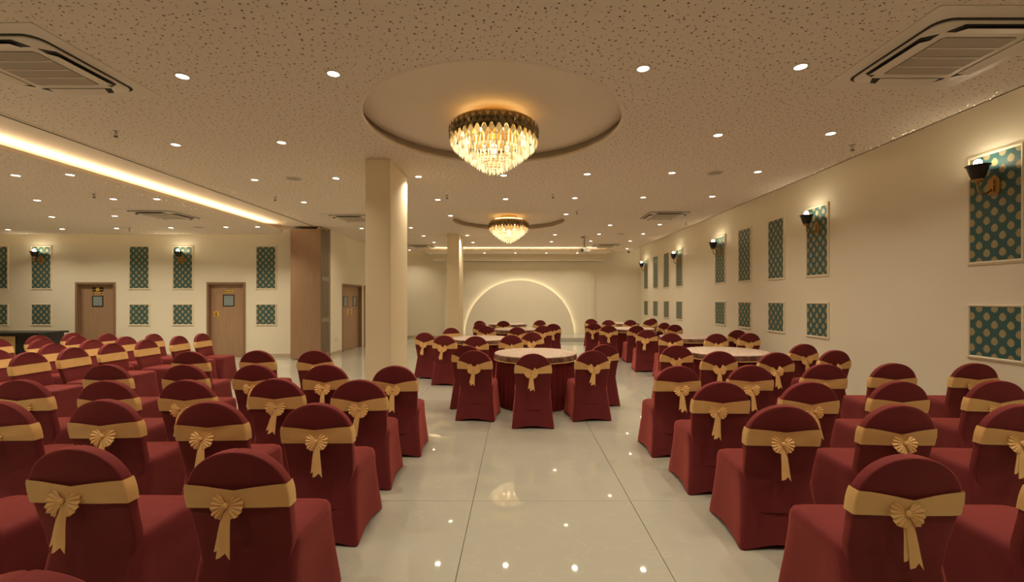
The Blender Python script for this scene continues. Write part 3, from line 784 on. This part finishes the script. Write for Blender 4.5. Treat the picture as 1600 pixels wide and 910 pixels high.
def chair(ax, ay, rot, label, group, style='row', front_only=False):
    """ax, ay: where the top of the backrest stands; rot: 0 faces away from the camera (+y), positive turns to the left"""
    x = ax-math.sin(rot)*.285; y = ay+math.cos(rot)*.285
    t = thing('banquet_chair', label, 'chair', (x, y, 0), rot, group)
    link('seat_cover', ch_seat, t); link('backrest', ch_back, t)
    link('sash', rnd.choice(sash_flat if style == 'row' else sash_vee), t)
    if front_only: return t
    bx = rnd.uniform(-.045, .03); zb = .662 if style == 'row' else .668
    fan, knot, t1, t2 = rnd.choice(bows if style == 'row' else bows_small)
    b = link('bow', fan, t, (bx, back_y(zb)-TH-.018, zb), (-.20, rnd.uniform(-.12, .12), 0))
    link('knot', knot, b, (0, -.022, 0)); link('tail', t1, b); 
    if rnd.random() < .8: link('tail', t2, b)
    return t
# rows left of the aisle: (row, place from the aisle, apex pixel)
H_TOP = CH-BZ
def apex(x, y): d = F*H_TOP/(y-VY); return (x-VX)*d/F, d
G = 'maroon chairs in rows beside the aisle'
ROWL = [
 [(25, 903, .05)],
 [(368, 704, .02), (116, 699, -.02), (-121, 699, 0)],
 [(493, 631, .0), (327, 628, .03), (160, 625, .04), (-7, 628, 0)],
 [(560, 594, .06), (430, 592, .03), (290, 594, .03), (165, 595, .05), (30, 594, .04)],
 [(616, 572, .05), (508, 570, .05), (397, 570, .0), (287, 570, .0), (165, 570, .06)],
 [(491, 548, .05), (401, 548, .03), (296, 549.5, .04)],
]
for ri, row in enumerate(ROWL):
    for ci, (x, y, r) in enumerate(row):
        X, Y = apex(x, y)
        chair(X, Y, r, f'maroon chair with gold bow, left block, {ORD[ri]} row from camera, {ORD[ci]} from aisle', G)
ROWR = [
 [(1424, 713, -.02), (1706, 713, -.03)],
 [(1226, 634, -.05), (1407, 633, -.04), (1598, 633, -.06)],
 [(1128, 597, -.03), (1267, 597, -.05), (1408, 596, -.05), (1561, 595, -.07)],
 [(1060, 572, -.0), (1174, 571, -.02), (1290, 569, -.03), (1398, 568, -.06), (1526, 568, -.06)],
]
for ri, row in enumerate(ROWR):
    for ci, (x, y, r) in enumerate(row):
        X, Y = apex(x, y)
        chair(X, Y, r, f'maroon chair with gold bow, right block, {ORD[ri]} row from camera, {ORD[ci]} from aisle', G)
# side bay rows facing the aisle
G2 = 'maroon chairs of the side bay facing the aisle'
SIDE = [[(-5.93, d) for d in (5.50, 6.05, 6.63, 7.25, 7.95, 8.53)],
        [(-6.75, d) for d in (5.84, 6.60, 7.20, 7.82, 8.42)],
        [(-7.68, d) for d in (7.34, 7.92, 8.5)],
        [(-8.50, d) for d in (7.40, 8.06, 8.68)]]
for ri, row in enumerate(SIDE):
    for ci, (x, y) in enumerate(row):
        chair(x, y, -PI/2+rnd.uniform(-.05, .05), f'maroon chair with plain gold sash facing sideways, {ORD[ri]} side row from aisle, {ORD[ci]} from camera', G2)

# ------------------------------------------------------------------ round tables and their chairs
def table_meshes(r):
    z = .75
    top_ = MB().lathe([(0.001, z+.004), (r*.5, z+.004), (r-.01, z+.003), (r, z-.003), (r+.003, z-.012)], 64, cap0=False, cap1=False).mesh('tablecloth', 'cloth', 50)
    n = 128
    def ring(rad, zz, amp, k, ph=0): return [((rad+amp*math.sin(k*2*PI*j/n+ph))*math.cos(2*PI*j/n), (rad+amp*math.sin(k*2*PI*j/n+ph))*math.sin(2*PI*j/n), zz) for j in range(n)]
    band = MB().loft([ring(r+.003, z-.012, 0, 1), ring(r+.008, z-.045, .002, 22), ring(r+.010, z-.085, .004, 22)], False, False).mesh('overlay', 'band', True)
    hem = MB().loft([ring(r+.010, z-.083, .004, 22), ring(r+.012, z-.094, .004, 22)], False, False).mesh('gold_hem', 'gold', True)
    n = 240
    sk_ = MB().loft([ring(r-.02, z-.03, .000, 40), ring(r-.025, z-.09, .004, 40), ring(r-.035, z-.16, .011, 40), ring(r-.03, .3, .015, 40, .2), ring(r-.02, .008, .018, 40, .3)], False, False).mesh('pleated_skirt', 'skirt', True)
    return top_, band, hem, sk_
TMESH = table_meshes(.60)
def table(x, y, lab):
    t = thing('round_table', lab, 'table', (x, y, 0), rnd.uniform(0, 6), 'round banquet tables')
    for nm, me in zip(('tablecloth', 'overlay', 'gold_hem', 'pleated_skirt'), TMESH): link(nm, me, t)
TBL = [
 (.27, 6.74, 'round table with cream top and maroon skirt, nearest on the aisle axis', 'the nearest central round table',
  [(833, 553, 0, 'facing it squarely from the front'), (741, 548, -.12, 'front corner on the column side'), (745, 540, -.15, 'second on the column side'), (917, 547, .12, 'front corner on the sconce wall side'), (936, 538.5, .2, 'second on the sconce wall side')]),
 (-.74, 9.27, 'round cream-topped table next to the columns, second from camera', 'the second round table, by the columns',
  [(685, 519.6, -.28, 'outermost on the column side'), (694, 524.4, -.15, 'front on the column side'), (743, 525.6, -.05, 'front, middle'), (799.6, 523.7, .15, 'front on the aisle side'), (826, 519.6, .25, 'outermost on the aisle side'), (710, 513, -2.5, 'behind it, turned towards the camera')]),
 (0., 12.05, 'round cream-topped central table in the third rank from camera', 'the third central round table',
  [(847.5, 509.3, .05, 'front right with hanging bow'), (864.5, 506.3, .15, 'outermost right'), (808, 511.6, 0, 'front middle'), (760, 510, -.1, 'front left'), (756, 506, -.3, 'outermost left')]),
 (-.3, 14.6, 'farthest central round table before the stage', 'the farthest central round table',
  [(752.5, 501.5, -.5, 'leftmost'), (784, 501.5, -.1, 'middle'), (820, 500, .4, 'rightmost')]),
 (3.18, 6.95, 'round cream-topped table behind the right block of chairs', 'the nearest wall-side round table',
  [(1058, 540, -.1, 'outermost towards the aisle'), (1124.6, 549, -.05, 'front left'), (1214, 551, .02, 'front middle'), (1250, 537.7, .08, 'outermost towards the wall'), (1306, 547.6, .12, 'front right')]),
 (3.64, 9.65, 'second wall-side round table with pinkish cream top', 'the second wall-side round table',
  [(1118.5, 521.5, 0, 'front middle'), (1166, 516, .15, 'outermost towards the wall'), (1172, 520.8, .1, 'front right'), (1049, 520.8, -.1, 'front left'), (1019, 515.7, -.1, 'outermost towards the aisle')]),
 (3.1, 12.3, 'third wall-side round table near the far sconces', 'the third wall-side round table',
  [(995, 509.3, 0, 'front middle'), (1038.5, 507, .15, 'front right'), (1033, 504.6, .4, 'outermost towards the wall'), (928, 505.3, -.2, 'outermost towards the aisle'), (951, 508.8, -.1, 'front left')]),
 (3.45, 15.2, 'farthest wall-side round table near the stage corner', 'the farthest wall-side round table',
  [(1016, 498, .4, 'outermost towards the wall'), (1011, 499.8, .15, 'front right'), (984, 500, 0, 'front middle'), (951, 500.4, -.3, 'front left'), (935.6, 498.5, -.3, 'outermost towards the aisle')]),
]
def rect_gap_circle(x, y, r, tx, ty, rad):
    c_, s_ = math.cos(-r), math.sin(-r); dx, dy = tx-x, ty-y
    lx, ly = dx*c_-dy*s_, dx*s_+dy*c_
    qx, qy = max(-.255, min(.255, lx)), max(-.275, min(.27, ly))
    return math.hypot(lx-qx, ly-qy)-rad
def corners(x, y, r):
    c_, s_ = math.cos(r), math.sin(r)
    return [(x+a*c_-b*s_, y+a*s_+b*c_) for a, b in ((-.255, -.30), (.255, -.30), (.255, .27), (-.255, .27))]
def sat(p, q):
    best = 1e9
    for P in (p, q):
        for i in (0, 1):
            ex, ey = P[i+1][0]-P[i][0], P[i+1][1]-P[i][1]; l = math.hypot(ex, ey); ex /= l; ey /= l
            a_ = [u*ex+v*ey for u, v in p]; b_ = [u*ex+v*ey for u, v in q]
            best = min(best, min(max(a_), max(b_))-max(min(a_), min(b_)))
    return best
for tx, ty, lab, nm, chs in TBL:
    table(tx, ty, lab)
    cs = []
    for x, y, r, wh in chs:
        X, Y = apex(x, y); cs.append([X-math.sin(r)*.285, Y+math.cos(r)*.285, r, wh])
    for _ in range(60):                 # seats stop short of the skirt and of each other
        for c in cs:
            if rect_gap_circle(c[0], c[1], c[2], tx, ty, .62) < .01:
                dx, dy = c[0]-tx, c[1]-ty; d = math.hypot(dx, dy); c[0] += dx/d*.02; c[1] += dy/d*.02
            c[0] = min(c[0], 4.56-.1*abs(math.sin(c[2])))
        for i in range(len(cs)):
            for j in range(i):
                if sat(corners(*cs[i][:3]), corners(*cs[j][:3])) > 0:
                    dx, dy = cs[i][0]-cs[j][0], cs[i][1]-cs[j][1]; d = math.hypot(dx, dy)+1e-6
                    for q, k_ in ((i, 1), (j, -1)): cs[q][0] += k_*dx/d*.01; cs[q][1] += k_*dy/d*.01
    for X, Y, r, wh in cs:
        chair(X+math.sin(r)*.285, Y-math.cos(r)*.285, r, f'maroon chair at {nm}, {wh}', 'maroon chairs at the round tables', 'table')
